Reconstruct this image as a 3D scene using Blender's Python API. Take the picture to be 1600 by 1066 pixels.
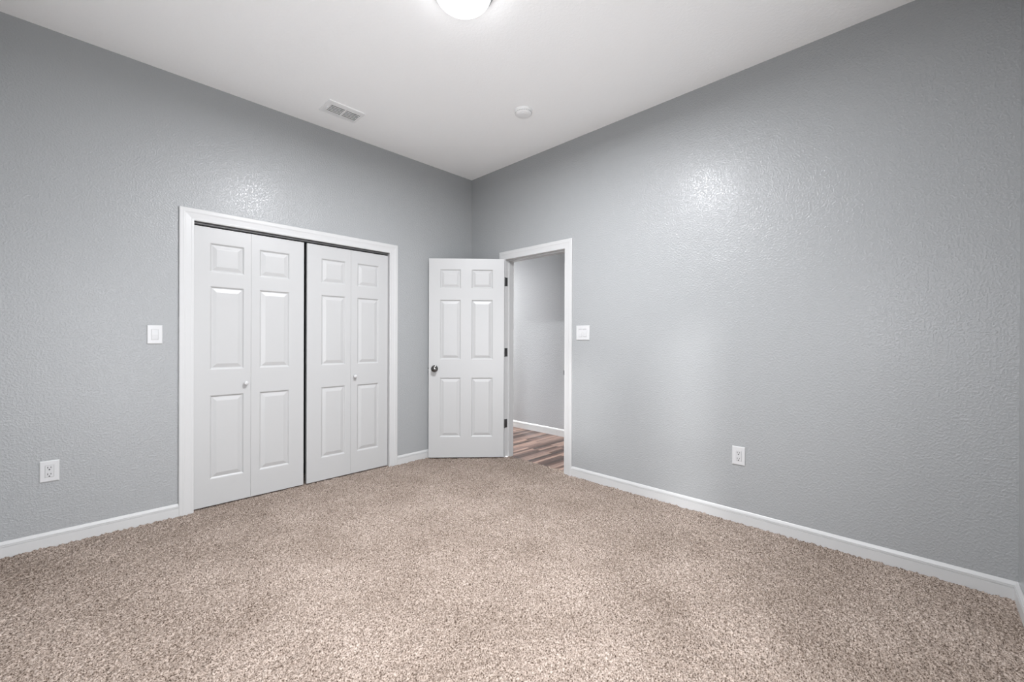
import bpy, bmesh, math, random
import numpy as np
from mathutils import Vector, Matrix

for o in list(bpy.data.objects):
    bpy.data.objects.remove(o)
scene = bpy.context.scene
COL = scene.collection
random.seed(7)

# ------------------------------------------------------------------ camera
FPX = 655.66                                   # focal length in pixels of the 1600 px wide frame
YAW, PITCH, ROLL = 0.7732, -0.0016, 0.0035
CAM = Vector((-3.1039, -3.6821, 1.2241))
fw = Vector((math.cos(YAW) * math.cos(PITCH), math.sin(YAW) * math.cos(PITCH), math.sin(PITCH)))
r0 = Vector((math.sin(YAW), -math.cos(YAW), 0))
u0 = r0.cross(fw)
rt = r0 * math.cos(ROLL) + u0 * math.sin(ROLL)
up = u0 * math.cos(ROLL) - r0 * math.sin(ROLL)
cd = bpy.data.cameras.new('camera')
cam = bpy.data.objects.new('camera', cd)
COL.objects.link(cam)
cd.sensor_width = 36.0
cd.lens = FPX / 1600 * 36.0
cd.clip_start = 0.02
M = Matrix((rt, up, -fw)).transposed().to_4x4()
M.translation = CAM
cam.matrix_world = M
scene.camera = cam

# ------------------------------------------------------------------ world, exposure, lights
LAMP_STRENGTH = 7.5          # emission of the opal ceiling dome
LAMP_WATTS = 114.0             # downward light of the same lamp
SKY_STRENGTH = 17.8            # daylight outside the window behind the camera
HALL_WATTS = 310.0
SKYV, GROUND = 1.0, 0.74
SUN_STRENGTH = 1.1
LIGHT_TINT = (0.975, 0.99, 1.022)
SUN_ANGLE, SUN_EL = 5.0, 12.0
w = bpy.data.worlds.new('world')
scene.world = w
w.use_nodes = True
bg = w.node_tree.nodes['Background']
_tc = w.node_tree.nodes.new('ShaderNodeTexCoord')      # bright sky above, darker ground below the horizon
_sx = w.node_tree.nodes.new('ShaderNodeSeparateXYZ')
_rp = w.node_tree.nodes.new('ShaderNodeValToRGB')
_mr = w.node_tree.nodes.new('ShaderNodeMapRange')
_mr.inputs['From Min'].default_value = -1.0
w.node_tree.links.new(_tc.outputs['Generated'], _sx.inputs[0])
w.node_tree.links.new(_sx.outputs['Z'], _mr.inputs['Value'])
w.node_tree.links.new(_mr.outputs['Result'], _rp.inputs['Fac'])
_rp.color_ramp.elements[0].position = 0.47
_rp.color_ramp.elements[0].color = (GROUND * 0.975, GROUND * 0.99, GROUND * 1.022, 1)
_rp.color_ramp.elements[1].position = 0.53
_rp.color_ramp.elements[1].color = (SKYV * 0.975, SKYV * 0.99, SKYV * 1.022, 1)
w.node_tree.links.new(_rp.outputs['Color'], bg.inputs[0])
bg.inputs[1].default_value = SKY_STRENGTH
vs = scene.view_settings
vs.view_transform = 'Standard'
vs.look = 'None'
vs.gamma = 1.0
vs.use_curve_mapping = False
vs.exposure = 0.0
scene.cycles.max_bounces = 14
scene.cycles.diffuse_bounces = 10

# room: left wall y=0 (closet), right wall x=0 (doorway), corner at the origin
RX, RY, H = -3.47, -4.015, 3.048
WT = 0.115                                     # wall thickness
WIN = (-3.37, -2.47, 0.06, 2.08)               # window behind the camera: start, end along its wall, z0, z1
FILL_OPENING = (-3.78, -2.95, 1.10, 1.90)              # unseen opening added to brighten the far end of the right wall
HALL_X = 1.20
CL = (-2.552, -1.030, 2.062)                   # closet opening x0, x1, top
DW = (-1.335, -0.559, 2.068)                   # doorway y0, y1, top
LAMP = (-1.735, -1.985)
DOME_DROP = 0.100

pl = bpy.data.lights.new('window_portal', 'AREA')
pl.shape = 'RECTANGLE'
pl.size = WIN[1] - WIN[0]
pl.size_y = WIN[3] - WIN[2]
pl.cycles.is_portal = True
po = bpy.data.objects.new('window_portal', pl)
po.location = ((WIN[0] + WIN[1]) / 2, RY - WT, (WIN[2] + WIN[3]) / 2)
po.rotation_euler = (math.pi / 2, 0, 0)
COL.objects.link(po)
pl2 = pl.copy()
pl2.size, pl2.size_y = FILL_OPENING[1] - FILL_OPENING[0], FILL_OPENING[3] - FILL_OPENING[2]
po2 = bpy.data.objects.new('window_portal', pl2)  # portal for the added fill opening
po2.location = (RX - WT, (FILL_OPENING[0] + FILL_OPENING[1]) / 2, (FILL_OPENING[2] + FILL_OPENING[3]) / 2)
po2.rotation_euler = (math.pi / 2, 0, -math.pi / 2)
COL.objects.link(po2)

sl = bpy.data.lights.new('hazy_sun', 'SUN')     # low hazy sun through the glazed opening beside the viewer
sl.energy = SUN_STRENGTH
sl.angle = math.radians(SUN_ANGLE)
so = bpy.data.objects.new('hazy_sun', sl)
_d = Vector((0.873 * math.cos(math.radians(SUN_EL)), 0.487 * math.cos(math.radians(SUN_EL)), -math.sin(math.radians(SUN_EL))))
so.rotation_euler = _d.to_track_quat('-Z', 'Y').to_euler()
so.location = (-5.5, -6.0, 3.0)
COL.objects.link(so)

hl = bpy.data.lights.new('hall_lamp', 'AREA')
hl.shape = 'DISK'
hl.size = 0.3
hl.energy = HALL_WATTS
ho = bpy.data.objects.new('hall_lamp', hl)
ho.location = (0.55, 2.3, 2.6)
COL.objects.link(ho)

# ------------------------------------------------------------------ materials
def mat(name, color, rough=0.5, metal=0.0, spec=0.5):
    m = bpy.data.materials.new(name)
    m.use_nodes = True
    b = m.node_tree.nodes['Principled BSDF']
    b.inputs['Base Color'].default_value = (*color, 1)
    b.inputs['Roughness'].default_value = rough
    b.inputs['Metallic'].default_value = metal
    b.inputs['Specular IOR Level'].default_value = spec
    return m

def nd(m, t, **kw):
    n = m.node_tree.nodes.new(t)
    for k, v in kw.items():
        setattr(n, k, v)
    return n

def ln(m, a, b):
    m.node_tree.links.new(a, b)

def coords(m, scale=(1, 1, 1)):
    tc = nd(m, 'ShaderNodeTexCoord')
    mp = nd(m, 'ShaderNodeMapping')
    mp.inputs['Scale'].default_value = scale
    ln(m, tc.outputs['Object'], mp.inputs['Vector'])
    return mp.outputs['Vector']

def noise(m, vec, scale, detail=2.0, rough=0.5):
    n = nd(m, 'ShaderNodeTexNoise')
    n.inputs['Scale'].default_value = scale
    n.inputs['Detail'].default_value = detail
    n.inputs['Roughness'].default_value = rough
    ln(m, vec, n.inputs['Vector'])
    return n.outputs['Fac']

def ramp(m, fac, stops):
    r = nd(m, 'ShaderNodeValToRGB')
    e = r.color_ramp.elements
    while len(e) < len(stops):
        e.new(0.5)
    for i, (p, c) in enumerate(stops):
        e[i].position = p
        e[i].color = (*c, 1) if len(c) == 3 else c
    ln(m, fac, r.inputs['Fac'])
    return r.outputs['Color']

def bump(m, height, strength, dist, prev=None):
    b = nd(m, 'ShaderNodeBump')
    b.inputs['Strength'].default_value = strength
    b.inputs['Distance'].default_value = dist
    ln(m, height, b.inputs['Height'])
    if prev is not None:
        ln(m, prev, b.inputs['Normal'])
    return b.outputs['Normal']

def bsdf(m):
    return m.node_tree.nodes['Principled BSDF']

def textured_paint(name, color, rough, s1, s2, dist, spec=0.5):
    """orange-peel sprayed drywall texture under rolled paint"""
    m = mat(name, color, rough, spec=spec)
    v = coords(m)
    a = ramp(m, noise(m, v, s1, 2.0, 0.5), [(0.42, (0, 0, 0)), (0.66, (1, 1, 1))])
    b = noise(m, v, s2, 2.0, 0.55)
    n = bump(m, a, 1.0, dist)
    n = bump(m, b, 1.0, dist * 0.5, n)
    ln(m, n, bsdf(m).inputs['Normal'])
    return m

WALL = textured_paint('grey_wall_paint', (0.314, 0.322, 0.326), 0.21, 92, 185, 0.0009, 0.25)
HALLP = textured_paint('grey_hall_paint', (0.345, 0.352, 0.360), 0.55, 92, 185, 0.0008, 0.3)
CLOSET_SHADE = mat('closet_shade_color', (0.05, 0.05, 0.052), 0.9, spec=0.1)  # near-black colour stands in for deep shade inside the closet
CEIL = textured_paint('white_ceiling_paint', (0.96, 0.96, 0.96), 0.85, 70, 150, 0.0004, 0.2)
TRIM = mat('white_trim_paint', (0.50, 0.50, 0.50), 0.33, spec=0.45)
_v = coords(TRIM)
ln(TRIM, bump(TRIM, noise(TRIM, _v, 60, 2), 0.25, 0.0004), bsdf(TRIM).inputs['Normal'])
DOORM = mat('white_door_paint', (0.43, 0.43, 0.43), 0.36, spec=0.42)
_v = coords(DOORM, (60, 60, 5))
ln(DOORM, bump(DOORM, noise(DOORM, _v, 6, 3), 0.3, 0.0004), bsdf(DOORM).inputs['Normal'])
PLASTIC = mat('white_plastic', (0.51, 0.51, 0.515), 0.3)
PLASTIC2 = mat('white_switch_plastic', (0.485, 0.485, 0.49), 0.25)
DETECT = mat('white_detector_plastic', (0.86, 0.86, 0.86), 0.4)
GRILLE = mat('grey_detector_grille', (0.45, 0.45, 0.45), 0.6)  # mid grey stands in for shade in the slotted ring
SLOT = mat('dark_slot', (0.012, 0.012, 0.012), 0.7)
NICKEL = mat('dark_polished_nickel', (0.15, 0.147, 0.144), 0.13, 1.0)
HINGE = mat('dark_steel_hinge', (0.16, 0.16, 0.16), 0.42, 0.9)
TRACK = mat('galvanised_track', (0.17, 0.17, 0.17), 0.55, 0.5)
VENTM = mat('white_vent_enamel', (0.86, 0.86, 0.86), 0.45)
DUCT = mat('duct_liner', (0.05, 0.05, 0.05), 0.8)
PAN = mat('brushed_nickel_pan', (0.55, 0.55, 0.55), 0.35, 0.9)
GLOW = mat('lit_opal_glass', (0.9, 0.9, 0.9), 0.3)
_b = bsdf(GLOW)
_b.inputs['Emission Color'].default_value = (*LIGHT_TINT, 1)
_b.inputs['Emission Strength'].default_value = LAMP_STRENGTH

CARPET = mat('beige_frieze_carpet', (0.5, 0.42, 0.36), 1.0, spec=0.0)
_v = coords(CARPET)
_c = ramp(CARPET, noise(CARPET, _v, 165, 2.0, 0.6),
          [(0.34, (0.064, 0.044, 0.034)), (0.44, (0.230, 0.183, 0.151)), (0.56, (0.375, 0.310, 0.267)), (0.68, (0.505, 0.440, 0.390))])
_p = ramp(CARPET, noise(CARPET, _v, 2.3, 5.0, 0.62), [(0.34, (0.80, 0.785, 0.77)), (0.64, (1.03, 1.03, 1.03))])
_mx = nd(CARPET, 'ShaderNodeMix', data_type='RGBA', blend_type='MULTIPLY')
_mx.inputs['Factor'].default_value = 1.0
ln(CARPET, _c, _mx.inputs['A'])
ln(CARPET, _p, _mx.inputs['B'])
ln(CARPET, _mx.outputs['Result'], bsdf(CARPET).inputs['Base Color'])

WOOD = mat('brown_plank_flooring', (0.3, 0.2, 0.15), 0.36, spec=0.4)
_v = coords(WOOD)
_br = nd(WOOD, 'ShaderNodeTexBrick')
_br.offset = 0.37
_br.inputs['Scale'].default_value = 1.0
_br.inputs['Brick Width'].default_value = 0.75
_br.inputs['Row Height'].default_value = 0.040
_br.inputs['Mortar Size'].default_value = 0.0008
_br.inputs['Color1'].default_value = (0.0, 0.0, 0.0, 1)
_br.inputs['Color2'].default_value = (1.0, 1.0, 1.0, 1)
_br.inputs['Mortar'].default_value = (0.0, 0.0, 0.0, 1)
ln(WOOD, _v, _br.inputs['Vector'])
_gr = noise(WOOD, coords(WOOD, (1.3, 30, 1)), 2.2, 5.0, 0.70)
_mm = nd(WOOD, 'ShaderNodeMix', data_type='RGBA', blend_type='MIX')
_mm.inputs['Factor'].default_value = 0.5
ln(WOOD, _br.outputs['Color'], _mm.inputs['A'])
ln(WOOD, _gr, _mm.inputs['B'])
_wc = ramp(WOOD, _mm.outputs['Result'], [(0.25, (0.024, 0.014, 0.011)), (0.41, (0.095, 0.052, 0.038)), (0.56, (0.145, 0.094, 0.077)), (0.76, (0.32, 0.21, 0.163))])
ln(WOOD, _wc, bsdf(WOOD).inputs['Base Color'])

# ------------------------------------------------------------------ mesh helpers
def new_bm():
    return bmesh.new()

def box(bm, x0, x1, y0, y1, z0, z1):
    v = [bm.verts.new((x, y, z)) for x in (x0, x1) for y in (y0, y1) for z in (z0, z1)]
    for f in ((0, 1, 3, 2), (4, 6, 7, 5), (0, 4, 5, 1), (2, 3, 7, 6), (0, 2, 6, 4), (1, 5, 7, 3)):
        bm.faces.new([v[i] for i in f])
    return v

def bevel_box(bm, x0, x1, y0, y1, z0, z1, r, seg=2):
    b = bmesh.new()
    box(b, x0, x1, y0, y1, z0, z1)
    bmesh.ops.recalc_face_normals(b, faces=b.faces)
    bmesh.ops.bevel(b, geom=list(b.edges), offset=r, segments=seg, affect='EDGES', profile=0.5)
    me = bpy.data.meshes.new('tmp')
    b.to_mesh(me)
    b.free()
    bm.from_mesh(me)
    bpy.data.meshes.remove(me)

def lathe(bm, prof, axis='z', n=48, center=(0, 0, 0)):
    """prof: list of (radius, height); revolve about the axis"""
    rings = []
    for r, h in prof:
        ring = []
        for i in range(n if r > 1e-6 else 1):
            a = 2 * math.pi * i / n
            x, y = r * math.cos(a), r * math.sin(a)
            p = {'z': (x, y, h), 'y': (x, h, y), 'x': (h, x, y)}[axis]
            ring.append(bm.verts.new(tuple(p[k] + center[k] for k in range(3))))
        rings.append(ring)
    for A, B in zip(rings, rings[1:]):
        if len(A) == 1 and len(B) == 1:
            continue
        for i in range(n):
            j = (i + 1) % n
            if len(A) == 1:
                bm.faces.new((A[0], B[i], B[j]))
            elif len(B) == 1:
                bm.faces.new((A[i], A[j], B[0]))
            else:
                bm.faces.new((A[i], A[j], B[j], B[i]))

def obj(name, bm, m, parent=None, smooth=False, angle=None):
    bmesh.ops.remove_doubles(bm, verts=bm.verts, dist=1e-6)
    bmesh.ops.recalc_face_normals(bm, faces=bm.faces)
    me = bpy.data.meshes.new(name)
    bm.to_mesh(me)
    bm.free()
    if smooth:
        me.polygons.foreach_set('use_smooth', [True] * len(me.polygons))
        if angle:
            me.set_sharp_from_angle(angle=math.radians(angle))
    me.materials.append(m)
    o = bpy.data.objects.new(name, me)
    COL.objects.link(o)
    if parent:
        o.parent = parent
    return o

def tag(o, label=None, cat=None, group=None, kind=None):
    for k, v in (('label', label), ('category', cat), ('group', group), ('kind', kind)):
        if v:
            o[k] = v
    return o

def struct(o, label, cat):
    return tag(o, label, cat, kind='structure')

def empty(name, loc, rz=0.0):
    o = bpy.data.objects.new(name, None)
    o.location = loc
    o.rotation_euler = (0, 0, rz)
    o.empty_display_size = 0.05
    COL.objects.link(o)
    return o

def holed_slab(bm, a0, a1, b0, b1, t0, t1, holes, place):
    """slab over the rectangle a x b with thickness t0..t1 and rectangular through holes (a0,a1,b0,b1)"""
    As = sorted({a0, a1, *[h[0] for h in holes], *[h[1] for h in holes]})
    Bs = sorted({b0, b1, *[h[2] for h in holes], *[h[3] for h in holes]})
    As = [a for a in As if a0 <= a <= a1]
    Bs = [b for b in Bs if b0 <= b <= b1]
    def solid(i, j):
        if i < 0 or j < 0 or i >= len(As) - 1 or j >= len(Bs) - 1:
            return False
        ca, cb = (As[i] + As[i + 1]) / 2, (Bs[j] + Bs[j + 1]) / 2
        return not any(h[0] < ca < h[1] and h[2] < cb < h[3] for h in holes)
    V = {}
    def v(i, j, t):
        if (i, j, t) not in V:
            V[i, j, t] = bm.verts.new(place(As[i], Bs[j], t))
        return V[i, j, t]
    for i in range(len(As) - 1):
        for j in range(len(Bs) - 1):
            if not solid(i, j):
                continue
            for t in (t0, t1):
                bm.faces.new((v(i, j, t), v(i + 1, j, t), v(i + 1, j + 1, t), v(i, j + 1, t)))
            for di, dj, e in ((-1, 0, ((i, j), (i, j + 1))), (1, 0, ((i + 1, j), (i + 1, j + 1))),
                              (0, -1, ((i, j), (i + 1, j))), (0, 1, ((i, j + 1), (i + 1, j + 1)))):
                if not solid(i + di, j + dj):
                    (p, q) = e
                    bm.faces.new((v(*p, t0), v(*q, t0), v(*q, t1), v(*p, t1)))

# ------------------------------------------------------------------ room shell
bm = new_bm()
holed_slab(bm, RX - WT, 0.0, -0.03, H, 0, WT, [(CL[0] - .018, CL[1] + .018, -0.03, CL[2] + .018)], lambda a, b, t: (a, t, b))
struct(obj('wall_left', bm, WALL), 'grey textured wall holding the closet doors', 'wall')
bm = new_bm()
holed_slab(bm, RY - WT, WT, -0.03, H, 0, WT, [(DW[0] - .018, DW[1] + .018, -0.03, DW[2] + .018)], lambda a, b, t: (t, a, b))
struct(obj('wall_right', bm, WALL), 'grey textured wall holding the open doorway', 'wall')
bm = new_bm()
holed_slab(bm, RX - WT, 0.0, -0.03, H, -WT, 0, [WIN], lambda a, b, t: (a, RY + t, b))
struct(obj('wall_back', bm, WALL), 'grey wall closing the room beside the long blank wall', 'wall')
bm = new_bm()
holed_slab(bm, RY, 0.0, -0.03, H, -WT, 0, [FILL_OPENING], lambda a, b, t: (RX + t, a, b))
struct(obj('wall_front', bm, WALL), 'grey wall with the added light opening, behind the viewer', 'wall')

VENT = (-1.797, -1.507, -0.468, -0.262)        # outer flange of the air register
VH = (-1.772, -1.519, -0.438, -0.288)          # duct hole
bm = new_bm()
holed_slab(bm, RX - WT, WT, RY - WT, WT, 0, 0.1, [VH], lambda a, b, t: (a, b, H + t))
struct(obj('ceiling', bm, CEIL), 'white textured ceiling', 'ceiling')

# window frame behind the camera
bm = new_bm()
wm = (WIN[2] + WIN[3]) / 2
holed_slab(bm, *WIN, -0.09, -0.03, [(WIN[0] + .045, WIN[1] - .045, WIN[2] + .045, wm - .02), (WIN[0] + .045, WIN[1] - .045, wm + .02, WIN[3] - .045)],
           lambda a, b, t: (a, RY + t, b))
struct(obj('window_1', bm, TRIM), 'white glazed door frame behind the viewer', 'window')
bm = new_bm()  # frame of the opening added for extra daylight
holed_slab(bm, *FILL_OPENING, -0.09, -0.04, [(FILL_OPENING[0] + .04, FILL_OPENING[1] - .04, FILL_OPENING[2] + .04, FILL_OPENING[3] - .04)], lambda a, b, t: (RX + t, a, b))
struct(obj('fill_light_opening', bm, TRIM), 'small white frame of the added light opening behind the viewer', 'window')

# ------------------------------------------------------------------ carpet: one tufted mesh
G = 0.0062
gx = np.arange(RX, 0.0601, G)
gy = np.arange(RY, 0.35, G)
rng = np.random.default_rng(3)
X, Y = np.meshgrid(gx, gy, indexing='ij')
def blur(a, k):
    for _ in range(k):
        a = (a + np.roll(a, 1, 0) + np.roll(a, -1, 0) + np.roll(a, 1, 1) + np.roll(a, -1, 1)) / 5
    return a
Z = rng.random(X.shape) * 0.6 + (blur(rng.random(X.shape), 1) - 0.5) * 1.6
big = blur(rng.random(X.shape), 25)
big = (big - big.mean()) / big.std()
Z = (Z - Z.mean()) * 0.0145 + big * 0.0006 - 0.002
JX = X + (rng.random(X.shape) - 0.5) * G * 0.7
JY = Y + (rng.random(X.shape) - 0.5) * G * 0.7
idx = np.arange(X.size).reshape(X.shape)
cx, cy = X[:-1, :-1] + G / 2, Y[:-1, :-1] + G / 2
mask = ((cx < 0.001) & (cy < 0.001)) | ((cx >= 0) & (cy > DW[0]) & (cy < DW[1])) | ((cy >= 0) & (cx > CL[0]) & (cx < CL[1]))
quads = np.stack([idx[:-1, :-1][mask], idx[1:, :-1][mask], idx[1:, 1:][mask], idx[:-1, 1:][mask]], 1)
used = np.unique(quads)
remap = np.full(X.size, -1)
remap[used] = np.arange(used.size)
quads = remap[quads]
me = bpy.data.meshes.new('floor')
me.vertices.add(used.size)
me.vertices.foreach_set('co', np.stack([JX.ravel()[used], JY.ravel()[used], Z.ravel()[used]], 1).astype(np.float32).ravel())
me.loops.add(quads.size)
me.loops.foreach_set('vertex_index', quads.ravel().astype(np.int32))
me.polygons.add(len(quads))
me.polygons.foreach_set('loop_start', (np.arange(len(quads)) * 4).astype(np.int32))
me.update(calc_edges=True)
me.materials.append(CARPET)
fl = bpy.data.objects.new('floor', me)
COL.objects.link(fl)
struct(fl, 'beige wall-to-wall carpet with short speckled pile', 'carpet')

# ------------------------------------------------------------------ closet interior
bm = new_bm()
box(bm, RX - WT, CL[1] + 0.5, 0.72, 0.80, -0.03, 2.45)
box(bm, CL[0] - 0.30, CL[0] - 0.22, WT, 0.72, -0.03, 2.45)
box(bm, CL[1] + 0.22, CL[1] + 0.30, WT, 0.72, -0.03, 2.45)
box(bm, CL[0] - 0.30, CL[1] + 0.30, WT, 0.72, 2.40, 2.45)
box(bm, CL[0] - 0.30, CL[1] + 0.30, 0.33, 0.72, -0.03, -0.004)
struct(obj('wall_closet', bm, CLOSET_SHADE), 'closet interior coloured dark as shade behind the folding doors', 'closet')

# ------------------------------------------------------------------ hall beyond the doorway
bm = new_bm()
box(bm, 0.055, HALL_X, -2.6, 3.0, -0.03, -0.006)
struct(obj('floor_hall', bm, WOOD), 'brown wood plank floor seen through the doorway', 'floor')
bm = new_bm()
box(bm, HALL_X, HALL_X + 0.1, -2.6, 3.0, -0.03, H)
struct(obj('wall_hall', bm, HALLP), 'grey hall wall seen through the doorway', 'wall')
bm = new_bm()
box(bm, WT, HALL_X, -2.7, -2.6, -0.03, H)
box(bm, WT, HALL_X, 3.0, 3.1, -0.03, H)
box(bm, 0.02, WT, WT, 3.0, -0.03, H)
struct(obj('wall_hall_end', bm, HALLP), 'grey walls closing the hall out of sight', 'wall')
bm = new_bm()
box(bm, WT, HALL_X + 0.1, -2.7, 3.1, H, H + 0.1)
struct(obj('ceiling_hall', bm, CEIL), 'white hall ceiling', 'ceiling')

# ------------------------------------------------------------------ trim: baseboards, casings, jambs
BASE = [(0.0, -0.02), (0.0135, -0.02), (0.0135, 0.0545), (0.0100, 0.0550), (0.0100, 0.0572), (0.0130, 0.0582), (0.0130, 0.0645), (0.0092, 0.0650), (0.0092, 0.0672), (0.0115, 0.0682),
        (0.0085, 0.075), (0.0055, 0.082), (0.0030, 0.0848), (0.0, 0.0848)]
def extrude_profile(bm, prof, p0, p1, nrm):
    """profile (out, z) swept from p0 to p1 (xy), out along nrm"""
    rings = []
    for p in (p0, p1):
        rings.append([bm.verts.new((p[0] + nrm[0] * o, p[1] + nrm[1] * o, z)) for o, z in prof])
    n = len(prof)
    for i in range(n):
        j = (i + 1) % n
        bm.faces.new((rings[0][i], rings[0][j], rings[1][j], rings[1][i]))
    bm.faces.new(rings[0])
    bm.faces.new(list(reversed(rings[1])))

CW = 0.084                                     # casing width
def baseboard(name, p0, p1, nrm, label):
    bm = new_bm()
    extrude_profile(bm, BASE, p0, p1, nrm)
    return struct(obj(name, bm, TRIM), label, 'baseboard')
baseboard('baseboard_left', (RX, 0), (CL[0] - CW, 0), (0, -1), 'long white baseboard under the outlet beside the closet')
baseboard('baseboard_left.001', (CL[1] + CW, 0), (0, 0), (0, -1), 'short white baseboard between closet and open door')
baseboard('baseboard_right', (0, RY), (0, DW[0] - CW), (-1, 0), 'long white baseboard along the blank grey wall')
baseboard('baseboard_right.001', (0, DW[1] + CW), (0, -0.0136), (-1, 0), 'short white baseboard hidden behind the open door')
baseboard('baseboard_back', (RX, RY), (-0.0136, RY), (0, 1), 'white baseboard turning the corner at the picture edge')
baseboard('baseboard_front', (RX, RY + 0.0136), (RX, -0.0136), (1, 0), 'white baseboard along the wall beside the viewer')
baseboard('baseboard_hall', (HALL_X, -2.6), (HALL_X, 3.0), (-1, 0), 'white baseboard in the hall beyond the doorway')

# casing profile: (offset from the opening edge, thickness)
CAS = [(0.0, 0.0), (0.0, 0.0100), (0.003, 0.0122), (0.012, 0.0130), (0.016, 0.0122), (0.048, 0.0142), (0.055, 0.0162),
       (0.060, 0.0166), (0.064, 0.0158), (0.079, 0.0162), (CW, 0.0140), (CW, 0.0)]
def casing(bm, a0, a1, top, place, z0=-0.02):
    """mitred casing round three sides of an opening; place(a, z, out)"""
    path = []
    for off, out in CAS:
        path.append([place(a0 - off, z0, out), place(a0 - off, top + off, out), place(a1 + off, top + off, out), place(a1 + off, z0, out)])
    V = [[bm.verts.new(p) for p in row] for row in path]
    n = len(V)
    for i in range(n - 1):
        for k in range(3):
            bm.faces.new((V[i][k], V[i + 1][k], V[i + 1][k + 1], V[i][k + 1]))
    for k in range(3):
        bm.faces.new((V[n - 1][k], V[0][k], V[0][k + 1], V[n - 1][k + 1]))
    bm.faces.new([V[i][0] for i in range(n)])
    bm.faces.new([V[i][3] for i in range(n)])

bm = new_bm()
casing(bm, CL[0], CL[1], CL[2], lambda a, z, o: (a, -o, z))
t1 = struct(obj('trim_1', bm, TRIM), 'white moulded casing around the closet', 'trim')
bm = new_bm()
box(bm, CL[0] - .018, CL[0], 0.0, WT, -0.02, CL[2] + .018)
box(bm, CL[1], CL[1] + .018, 0.0, WT, -0.02, CL[2] + .018)
box(bm, CL[0], CL[1], 0.0, WT, CL[2], CL[2] + .018)
obj('jamb', bm, TRIM, t1)
bm = new_bm()                                  # bifold track: inverted channel under the head jamb
TY0, TY1 = 0.013, 0.045
box(bm, CL[0] + .002, CL[1] - .002, TY0, TY1, CL[2] - .0055, CL[2] - .0040)
box(bm, CL[0] + .002, CL[1] - .002, TY0, TY0 + .0015, CL[2] - .0125, CL[2] - .0040)
box(bm, CL[0] + .002, CL[1] - .002, TY1 - .0015, TY1, CL[2] - .0125, CL[2] - .0040)
obj('door_track', bm, TRACK, t1)['label'] = 'grey metal sliding track'

bm = new_bm()
casing(bm, DW[0], DW[1], DW[2], lambda a, z, o: (-o, a, z))
t2 = struct(obj('trim_2', bm, TRIM), 'white moulded casing around the open doorway', 'trim')
bm = new_bm()
box(bm, 0.0, WT, DW[0] - .018, DW[0], -0.02, DW[2] + .018)
box(bm, 0.0, WT, DW[1], DW[1] + .018, -0.02, DW[2] + .018)
box(bm, 0.0, WT, DW[0], DW[1], DW[2], DW[2] + .018)
obj('jamb', bm, TRIM, t2)
bm = new_bm()                                  # door stops
box(bm, 0.042, 0.108, DW[0], DW[0] + .011, -0.012, DW[2])
box(bm, 0.042, 0.108, DW[1] - .011, DW[1], -0.012, DW[2])
box(bm, 0.042, 0.108, DW[0] + .011, DW[1] - .011, DW[2] - .011, DW[2])
obj('door_stop', bm, TRIM, t2)
bm = new_bm()
bevel_box(bm, 0.004, 0.034, DW[0] - .0005, DW[0] + .0018, 0.90, 0.957, 0.0008, 1)
bevel_box(bm, -0.013, 0.006, DW[0] - .0005, DW[0] + .0065, 0.908, 0.949, 0.0012, 1)
obj('strike_plate', bm, NICKEL, t2)['label'] = 'dark metal strike plate'

# ------------------------------------------------------------------ moulded doors
RINGS = [(0.0, 0.0), (0.004, 0.0012), (0.0085, 0.0060), (0.0125, 0.0088), (0.0165, 0.0090), (0.0185, 0.0086), (0.040, 0.0022), (0.0435, 0.0014)]
def panel_face(bm, wd, ht, cols, rows, y, s):
    """face of a moulded door at depth y (s = +1: recesses go towards +y)"""
    xs = sorted({0.0, wd, *[c for p in cols for c in p]})
    zs = sorted({0.0, ht, *[r for p in rows for r in p]})
    for i in range(len(xs) - 1):
        for j in range(len(zs) - 1):
            x0, x1, z0, z1 = xs[i], xs[i + 1], zs[j], zs[j + 1]
            if (x0, x1) in cols and (z0, z1) in rows:
                prev = None
                for ins, dep in RINGS:
                    ring = [bm.verts.new((px, y + s * dep, pz)) for px, pz in
                            ((x0 + ins, z0 + ins), (x1 - ins, z0 + ins), (x1 - ins, z1 - ins), (x0 + ins, z1 - ins))]
                    if prev:
                        for k in range(4):
                            bm.faces.new((prev[k], prev[(k + 1) % 4], ring[(k + 1) % 4], ring[k]))
                    prev = ring
                bm.faces.new(prev)
            else:
                bm.faces.new([bm.verts.new((px, y, pz)) for px, pz in ((x0, z0), (x1, z0), (x1, z1), (x0, z1))])

def leaf_mesh(wd, ht, th, cols, rows, both=False):
    bm = new_bm()
    panel_face(bm, wd, ht, cols, rows, 0.0, 1)
    if both:
        panel_face(bm, wd, ht, cols, rows, th, -1)
    else:
        bm.faces.new([bm.verts.new(p) for p in ((0, th, 0), (wd, th, 0), (wd, th, ht), (0, th, ht))])
    xs = sorted({0.0, wd, *[c for p in cols for c in p]})
    zs = sorted({0.0, ht, *[r for p in rows for r in p]})
    for x in (0.0, wd):
        bm.faces.new([bm.verts.new(p) for p in ((x, 0, 0), (x, th, 0), (x, th, ht), (x, 0, ht))])
    for z in (0.0, ht):
        bm.faces.new([bm.verts.new(p) for p in ((0, 0, z), (wd, 0, z), (wd, th, z), (0, th, z))])
    return bm

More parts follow.
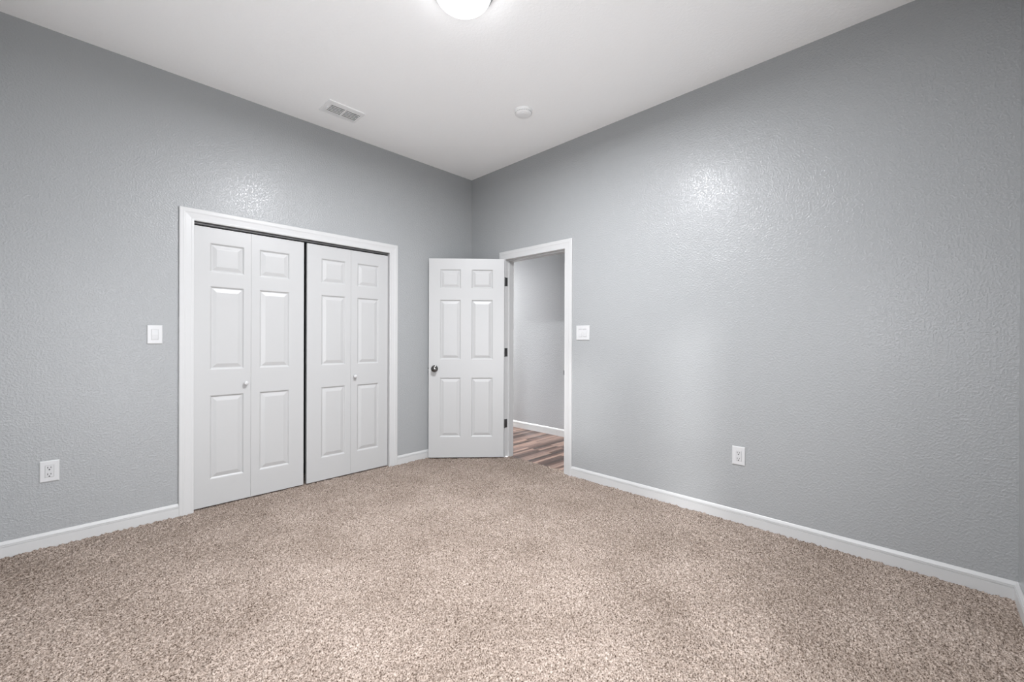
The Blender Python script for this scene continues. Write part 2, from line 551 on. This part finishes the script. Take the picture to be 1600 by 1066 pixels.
Z0 = 0.010
ROWS_C = [(0.201 - Z0, 0.815 - Z0), (1.002 - Z0, 1.612 - Z0), (1.714 - Z0, 1.927 - Z0)]
CH = 2.0365 - Z0
CY = 0.020                                     # face of the closet leaves
def bifold(name, leaves, knob_on, knob_x, label):
    x_0, x_1 = leaves[0][0], leaves[-1][1]
    root = empty(name, ((x_0 + x_1) / 2, CY, Z0))
    struct(root, label, 'closet door')
    out = []
    for k, (x0, x1, p0, p1) in enumerate(leaves):
        lf = obj('leaf', leaf_mesh(x1 - x0, CH, 0.028, [(p0 - x0, p1 - x0)], ROWS_C), DOORM, root)
        lf.location = (x0 - (x_0 + x_1) / 2, 0, 0)
        out.append(lf)
    bm = new_bm()
    lathe(bm, [(0.0, 0.0), (0.010, 0.0), (0.008, -0.004), (0.0065, -0.010), (0.009, -0.014), (0.0145, -0.018), (0.016, -0.023), (0.0145, -0.028), (0.009, -0.031), (0.0, -0.032)], 'y', 32)
    kb = obj('knob', bm, PLASTIC, out[knob_on], True)
    kb.location = (knob_x - leaves[knob_on][0], 0, 0.891 - Z0)
    kb['label'] = 'small round white knob'
    return root
bifold('door_1', [(-2.549, -2.1940, -2.456, -2.238), (-2.1928, -1.807, -2.137, -1.917)], 0, -2.230,
       'white folding closet door nearer the light switch')
bifold('door_2', [(-1.7825, -1.4035, -1.665, -1.450), (-1.4023, -1.036, -1.343, -1.128)], 1, -1.369,
       'white folding closet door nearer the room corner')

# hinged room door, swung 135 degrees against the corner
DWD, DHT, DTH = 0.776, 2.053, 0.035
ANG = math.radians(137.3)                      # direction from hinge to free edge
door = empty('door_3', (-0.043, -0.581, 0.013), ANG)
struct(door, 'white six-panel room door standing wide open by the doorway', 'door')
# local: x along the door from the hinge, y+ = side facing the room (after rotation), so mirror the leaf
ROWS_D = [(0.223 - .013, 0.837 - .013), (1.024 - .013, 1.641 - .013), (1.757 - .013, 1.956 - .013)]
COLS_D = [(0.117, 0.340), (0.447, 0.664)]
bm = leaf_mesh(DWD, DHT, DTH, COLS_D, ROWS_D, True)
for v in bm.verts:
    v.co.y = -v.co.y                           # visible face at local y=0 looking to +y
slab = obj('leaf', bm, DOORM, door)
def knob_profile(s):
    return [(0.0, 0.0), (0.031, 0.0), (0.0325, 0.002 * s), (0.030, 0.006 * s), (0.022, 0.009 * s), (0.0125, 0.011 * s), (0.0115, 0.026 * s),
            (0.015, 0.031 * s), (0.0235, 0.037 * s), (0.0272, 0.045 * s), (0.0262, 0.053 * s), (0.0215, 0.0585 * s), (0.012, 0.0605 * s), (0.0, 0.061 * s)]
for s, y in ((1, 0.0), (-1, -DTH)):
    bm = new_bm()
    lathe(bm, knob_profile(s), 'y', 48)
    kb = obj('knob', bm, NICKEL, slab, True, 50)
    kb.location = (0.716, y, 0.929 - 0.013)
    kb.scale = (1.1, 1.0, 1.1)
    kb['label'] = 'dark metal round door knob'
bm = new_bm()
bevel_box(bm, DWD - .001, DWD + .0012, -DTH + .005, -.005, -0.028, 0.028, 0.0006, 1)
bevel_box(bm, DWD, DWD + .009, -DTH / 2 - .006, -DTH / 2 + .006, -0.008, 0.008, 0.002, 2)
lt = obj('latch', bm, NICKEL, slab)
lt.location = (0, 0, 0.929 - 0.013)
# hinges: leaf screwed to the jamb and a knuckle at the room-side corner
for z in (1.838, 1.098, 0.352):
    bm = new_bm()
    bevel_box(bm, -0.016, 0.026, DW[1] - .0022, DW[1] + .0003, -0.0445, 0.0445, 0.0008, 1)
    lathe(bm, [(0.0, -0.0470), (0.004, -0.0465), (0.0062, -0.0445), (0.0062, -0.016), (0.0055, -0.0155), (0.0062, -0.015), (0.0062, 0.0145), (0.0055, 0.015), (0.0062, 0.0155),
               (0.0062, 0.0445), (0.004, 0.0465), (0.0, 0.0470)], 'z', 20, (-0.0180, DW[1] - .004, 0))
    hg = obj('hinge', bm, HINGE, None, True, 40)
    hg.location = (0, 0, z)
    hg.parent = door
    hg.matrix_parent_inverse = (Matrix.Translation(door.location) @ Matrix.Rotation(ANG, 4, 'Z')).inverted()
    hg['label'] = 'dark metal butt hinge'

# ------------------------------------------------------------------ switches and outlets
def on_left(x, z):                             # frame on the closet wall: local x along the wall, -y into the room
    return (x, 0.0, z), 0.0
def on_right(y, z):                            # local x runs to -y
    return (0.0, y, z), -math.pi / 2

def plate(root, wd, ht, windows):
    """bevelled wall plate with rectangular windows (x0,x1,z0,z1)"""
    bm = new_bm()
    def ring(ins, dep):
        return [bm.verts.new((px, -dep, pz)) for px, pz in ((-wd / 2 + ins, -ht / 2 + ins), (wd / 2 - ins, -ht / 2 + ins), (wd / 2 - ins, ht / 2 - ins), (-wd / 2 + ins, ht / 2 - ins))]
    rs = [ring(0, 0), ring(0, 0.0035), ring(0.0025, 0.0058), ring(0.005, 0.0065)]
    for A, B in zip(rs, rs[1:]):
        for k in range(4):
            bm.faces.new((A[k], A[(k + 1) % 4], B[(k + 1) % 4], B[k]))
    i = 0.005
    holed_slab(bm, -wd / 2 + i, wd / 2 - i, -ht / 2 + i, ht / 2 - i, -0.0065, -0.0005, windows, lambda a, b, t: (a, t, b))
    return obj('wall_plate', bm, PLASTIC, root)

def rocker(root, x, tilt, wd=0.033, ht=0.067):
    bm = new_bm()
    # shallow V-shaped paddle: bottom pressed in or out
    pts = [(-ht / 2, 0.0065 - tilt), (0.0, 0.0085), (ht / 2, 0.0065 + tilt)]
    F = [[bm.verts.new((sx * wd / 2 + x, -d, z)) for z, d in pts] for sx in (-1, 1)]
    B = [[bm.verts.new((sx * wd / 2 + x, -0.0008, z)) for z, d in pts] for sx in (-1, 1)]
    for k in range(2):
        bm.faces.new((F[0][k], F[1][k], F[1][k + 1], F[0][k + 1]))
        bm.faces.new((B[0][k], B[1][k], B[1][k + 1], B[0][k + 1]))
        for s in (0, 1):
            bm.faces.new((F[s][k], F[s][k + 1], B[s][k + 1], B[s][k]))
    for k in (0, 2):
        bm.faces.new((F[0][k], F[1][k], B[1][k], B[0][k]))
    return obj('rocker', bm, PLASTIC2, root)

def frame_ring(root, x, wd=0.0345, ht=0.0685, rim=0.002):
    bm = new_bm()
    holed_slab(bm, x - wd / 2 - rim, x + wd / 2 + rim, -ht / 2 - rim, ht / 2 + rim, -0.0078, -0.001, [(x - wd / 2, x + wd / 2, -ht / 2, ht / 2)], lambda a, b, t: (a, t, b))
    return obj('rocker_frame', bm, PLASTIC2, root)

loc, rz = on_left(-2.763, 1.2545)
sw = empty('light_switch', loc, rz)
tag(sw, 'white single rocker light switch beside the closet', 'light switch')
plate(sw, 0.080, 0.126, [(-0.0195, 0.0195, -0.0365, 0.0365)])
frame_ring(sw, 0.0)
rocker(sw, 0.0, 0.0015)

loc, rz = on_right(-1.533, 1.293)
sw = empty('light_switch', loc, rz)
tag(sw, 'white double rocker light switch beside the doorway', 'light switch')
plate(sw, 0.140, 0.130, [(-0.0405, -0.0065, -0.034, 0.034), (0.0065, 0.0405, -0.034, 0.034)])
for x in (-0.0235, 0.0235):
    rocker(sw, x, -0.0035)

def outlet(loc, rz, label):
    o = empty('electrical_outlet', loc, rz)
    tag(o, label, 'outlet', 'duplex outlets low on the walls')
    plate(o, 0.080, 0.124, [(-0.0185, 0.0185, -0.0355, 0.0355)])
    bm = new_bm()
    bevel_box(bm, -0.0178, 0.0178, -0.0080, -0.0006, -0.0348, 0.0348, 0.0012, 2)
    rc = obj('receptacle', bm, PLASTIC2, o)
    for zc in (0.0185, -0.0205):
        bm = new_bm()
        box(bm, -0.0080, -0.0052, -0.0083, -0.0070, zc - .001, zc + .0085)
        box(bm, 0.0050, 0.0078, -0.0083, -0.0070, zc, zc + .0080)
        lathe(bm, [(0.0, -0.0070), (0.0034, -0.0070), (0.0034, -0.0083), (0.0, -0.0083)], 'y', 16, (0, 0, zc - .0085))
        obj('socket_slots', bm, SLOT, rc)['label'] = 'dark socket slots'
    return o
outlet(*on_left(-3.237, 0.443), 'white outlet near the floor on the closet wall')
outlet(*on_right(-2.800, 0.449), 'white outlet low on the long blank grey wall')

# ------------------------------------------------------------------ ceiling fixtures
# air register
vt = empty('ceiling_vent', ((VENT[0] + VENT[1]) / 2, (VENT[2] + VENT[3]) / 2, H))
tag(vt, 'white louvred air vent on the ceiling near the closet wall', 'air vent')
vx, vy = (VENT[1] - VENT[0]) / 2, (VENT[3] - VENT[2]) / 2
bm = new_bm()
OX0, OX1, OY0, OY1 = -vx + .038, vx - .022, -vy + .042, vy - .032
BAR = 0.005
holes = [(OX0, BAR - .0065, OY0, OY1), (BAR + .0065, OX1, OY0, OY1)]
def vring(ins, z):
    return [bm.verts.new((px, py, z)) for px, py in ((-vx + ins, -vy + ins), (vx - ins, -vy + ins), (vx - ins, vy - ins), (-vx + ins, vy - ins))]
rs = [vring(0, 0), vring(0.0005, -0.0055), vring(0.004, -0.0072), vring(0.016, -0.008)]
for A, B in zip(rs, rs[1:]):
    for k in range(4):
        bm.faces.new((A[k], A[(k + 1) % 4], B[(k + 1) % 4], B[k]))
holed_slab(bm, -vx + .016, vx - .016, -vy + .016, vy - .016, -0.008, -0.0065, holes, lambda a, b, t: (a, b, t))
obj('frame', bm, VENTM, vt)
for hx in holes:
    bm = new_bm()
    n = 6
    for k in range(n):
        yc = OY0 + (k + 0.58) * (OY1 - OY0) / n
        c, s = math.cos(math.radians(16)), -math.sin(math.radians(16))
        hw = 0.0038
        th = 0.0006
        P = [(hw * c + th * s, hw * s - th * c), (-hw * c + th * s, -hw * s - th * c), (-hw * c - th * s, -hw * s + th * c), (hw * c - th * s, hw * s + th * c)]
        R = [[bm.verts.new((x, yc + a, -0.0045 + b)) for a, b in P] for x in (hx[0] - .002, hx[1] + .002)]
        for q in range(4):
            bm.faces.new((R[0][q], R[0][(q + 1) % 4], R[1][(q + 1) % 4], R[1][q]))
        bm.faces.new(R[0])
        bm.faces.new(R[1][::-1])
    obj('louvers', bm, VENTM, vt)
bm = new_bm()
bevel_box(bm, -vx + .022, -vx + .027, -0.012, 0.022, -0.020, -0.0075, 0.001, 1)
obj('damper_lever', bm, VENTM, vt)
bm = new_bm()
hx0, hx1, hy0, hy1 = VH[0] - vt.location.x, VH[1] - vt.location.x, VH[2] - vt.location.y, VH[3] - vt.location.y
for a in ((hx0, hx0 + .001, hy0, hy1, 0.0, 0.25), (hx1 - .001, hx1, hy0, hy1, 0.0, 0.25), (hx0, hx1, hy0, hy0 + .001, 0.0, 0.25), (hx0, hx1, hy1 - .001, hy1, 0.0, 0.25), (hx0, hx1, hy0, hy1, 0.25, 0.252)):
    box(bm, *a)
obj('duct', bm, DUCT, vt)['label'] = 'dark duct behind the louvers'

# smoke detector
sd = empty('smoke_detector', (-0.657, -1.412, H))
tag(sd, 'round white smoke detector on the ceiling near the doorway', 'smoke detector')
bm = new_bm()
lathe(bm, [(0.0, 0.0), (0.071, 0.0), (0.072, -0.002), (0.072, -0.010), (0.0705, -0.012), (0.066, -0.012)], 'z', 64)
obj('base', bm, DETECT, sd, True, 35)
bm = new_bm()
lathe(bm, [(0.066, -0.011), (0.0665, -0.015), (0.064, -0.024), (0.060, -0.0255), (0.060, -0.0285), (0.057, -0.032), (0.048, -0.035), (0.030, -0.0362), (0.0, -0.0365)], 'z', 64)
obj('cover', bm, DETECT, sd, True, 35)
bm = new_bm()
lathe(bm, [(0.0, -0.036), (0.0115, -0.036), (0.0115, -0.0385), (0.010, -0.039), (0.0, -0.039)], 'z', 32, (-0.018, -0.020, 0))
obj('test_button', bm, DETECT, sd, True, 35)
bm = new_bm()
for k in range(28):
    a = 2 * math.pi * k / 28
    b = bmesh.new()
    box(b, 0.0603, 0.0655, -0.0042, 0.0042, -0.0238, -0.0165)
    b.transform(Matrix.Rotation(a, 4, 'Z'))
    me = bpy.data.meshes.new('t')
    b.to_mesh(me)
    b.free()
    bm.from_mesh(me)
    bpy.data.meshes.remove(me)
obj('grille', bm, GRILLE, sd)

# flush-mount ceiling light
cl = empty('ceiling_light', (LAMP[0], LAMP[1], H))
tag(cl, 'lit white dome ceiling light at the top edge of the view', 'ceiling light')
bm = new_bm()
lathe(bm, [(0.0, 0.0), (0.158, 0.0), (0.163, -0.003), (0.163, -0.020), (0.160, -0.026), (0.150, -0.030), (0.146, -0.030), (0.146, -0.010), (0.0, -0.010)], 'z', 96)
obj('base_pan', bm, PAN, cl, True, 35)['label'] = 'metal rim of the lamp'
bm = new_bm()
R_, D_ = 0.146, DOME_DROP
prof = [(R_, -0.018)]
for k in range(0, 13):
    a = math.pi / 2 * k / 12
    prof.append((R_ * math.cos(a) if k < 12 else 0.0, -0.030 - (D_ - 0.030 + 0.015) * math.sin(a)))
lathe(bm, prof, 'z', 64)
obj('diffuser', bm, GLOW, cl, True)['label'] = 'glowing opal glass dome'
al = bpy.data.lights.new('lamp_glow', 'AREA')
al.shape = 'DISK'
al.size = 0.24
al.energy = LAMP_WATTS
al.color = LIGHT_TINT
ao = bpy.data.objects.new('lamp_glow', al)
ao.location = (LAMP[0], LAMP[1], H - DOME_DROP - 0.022)
COL.objects.link(ao)
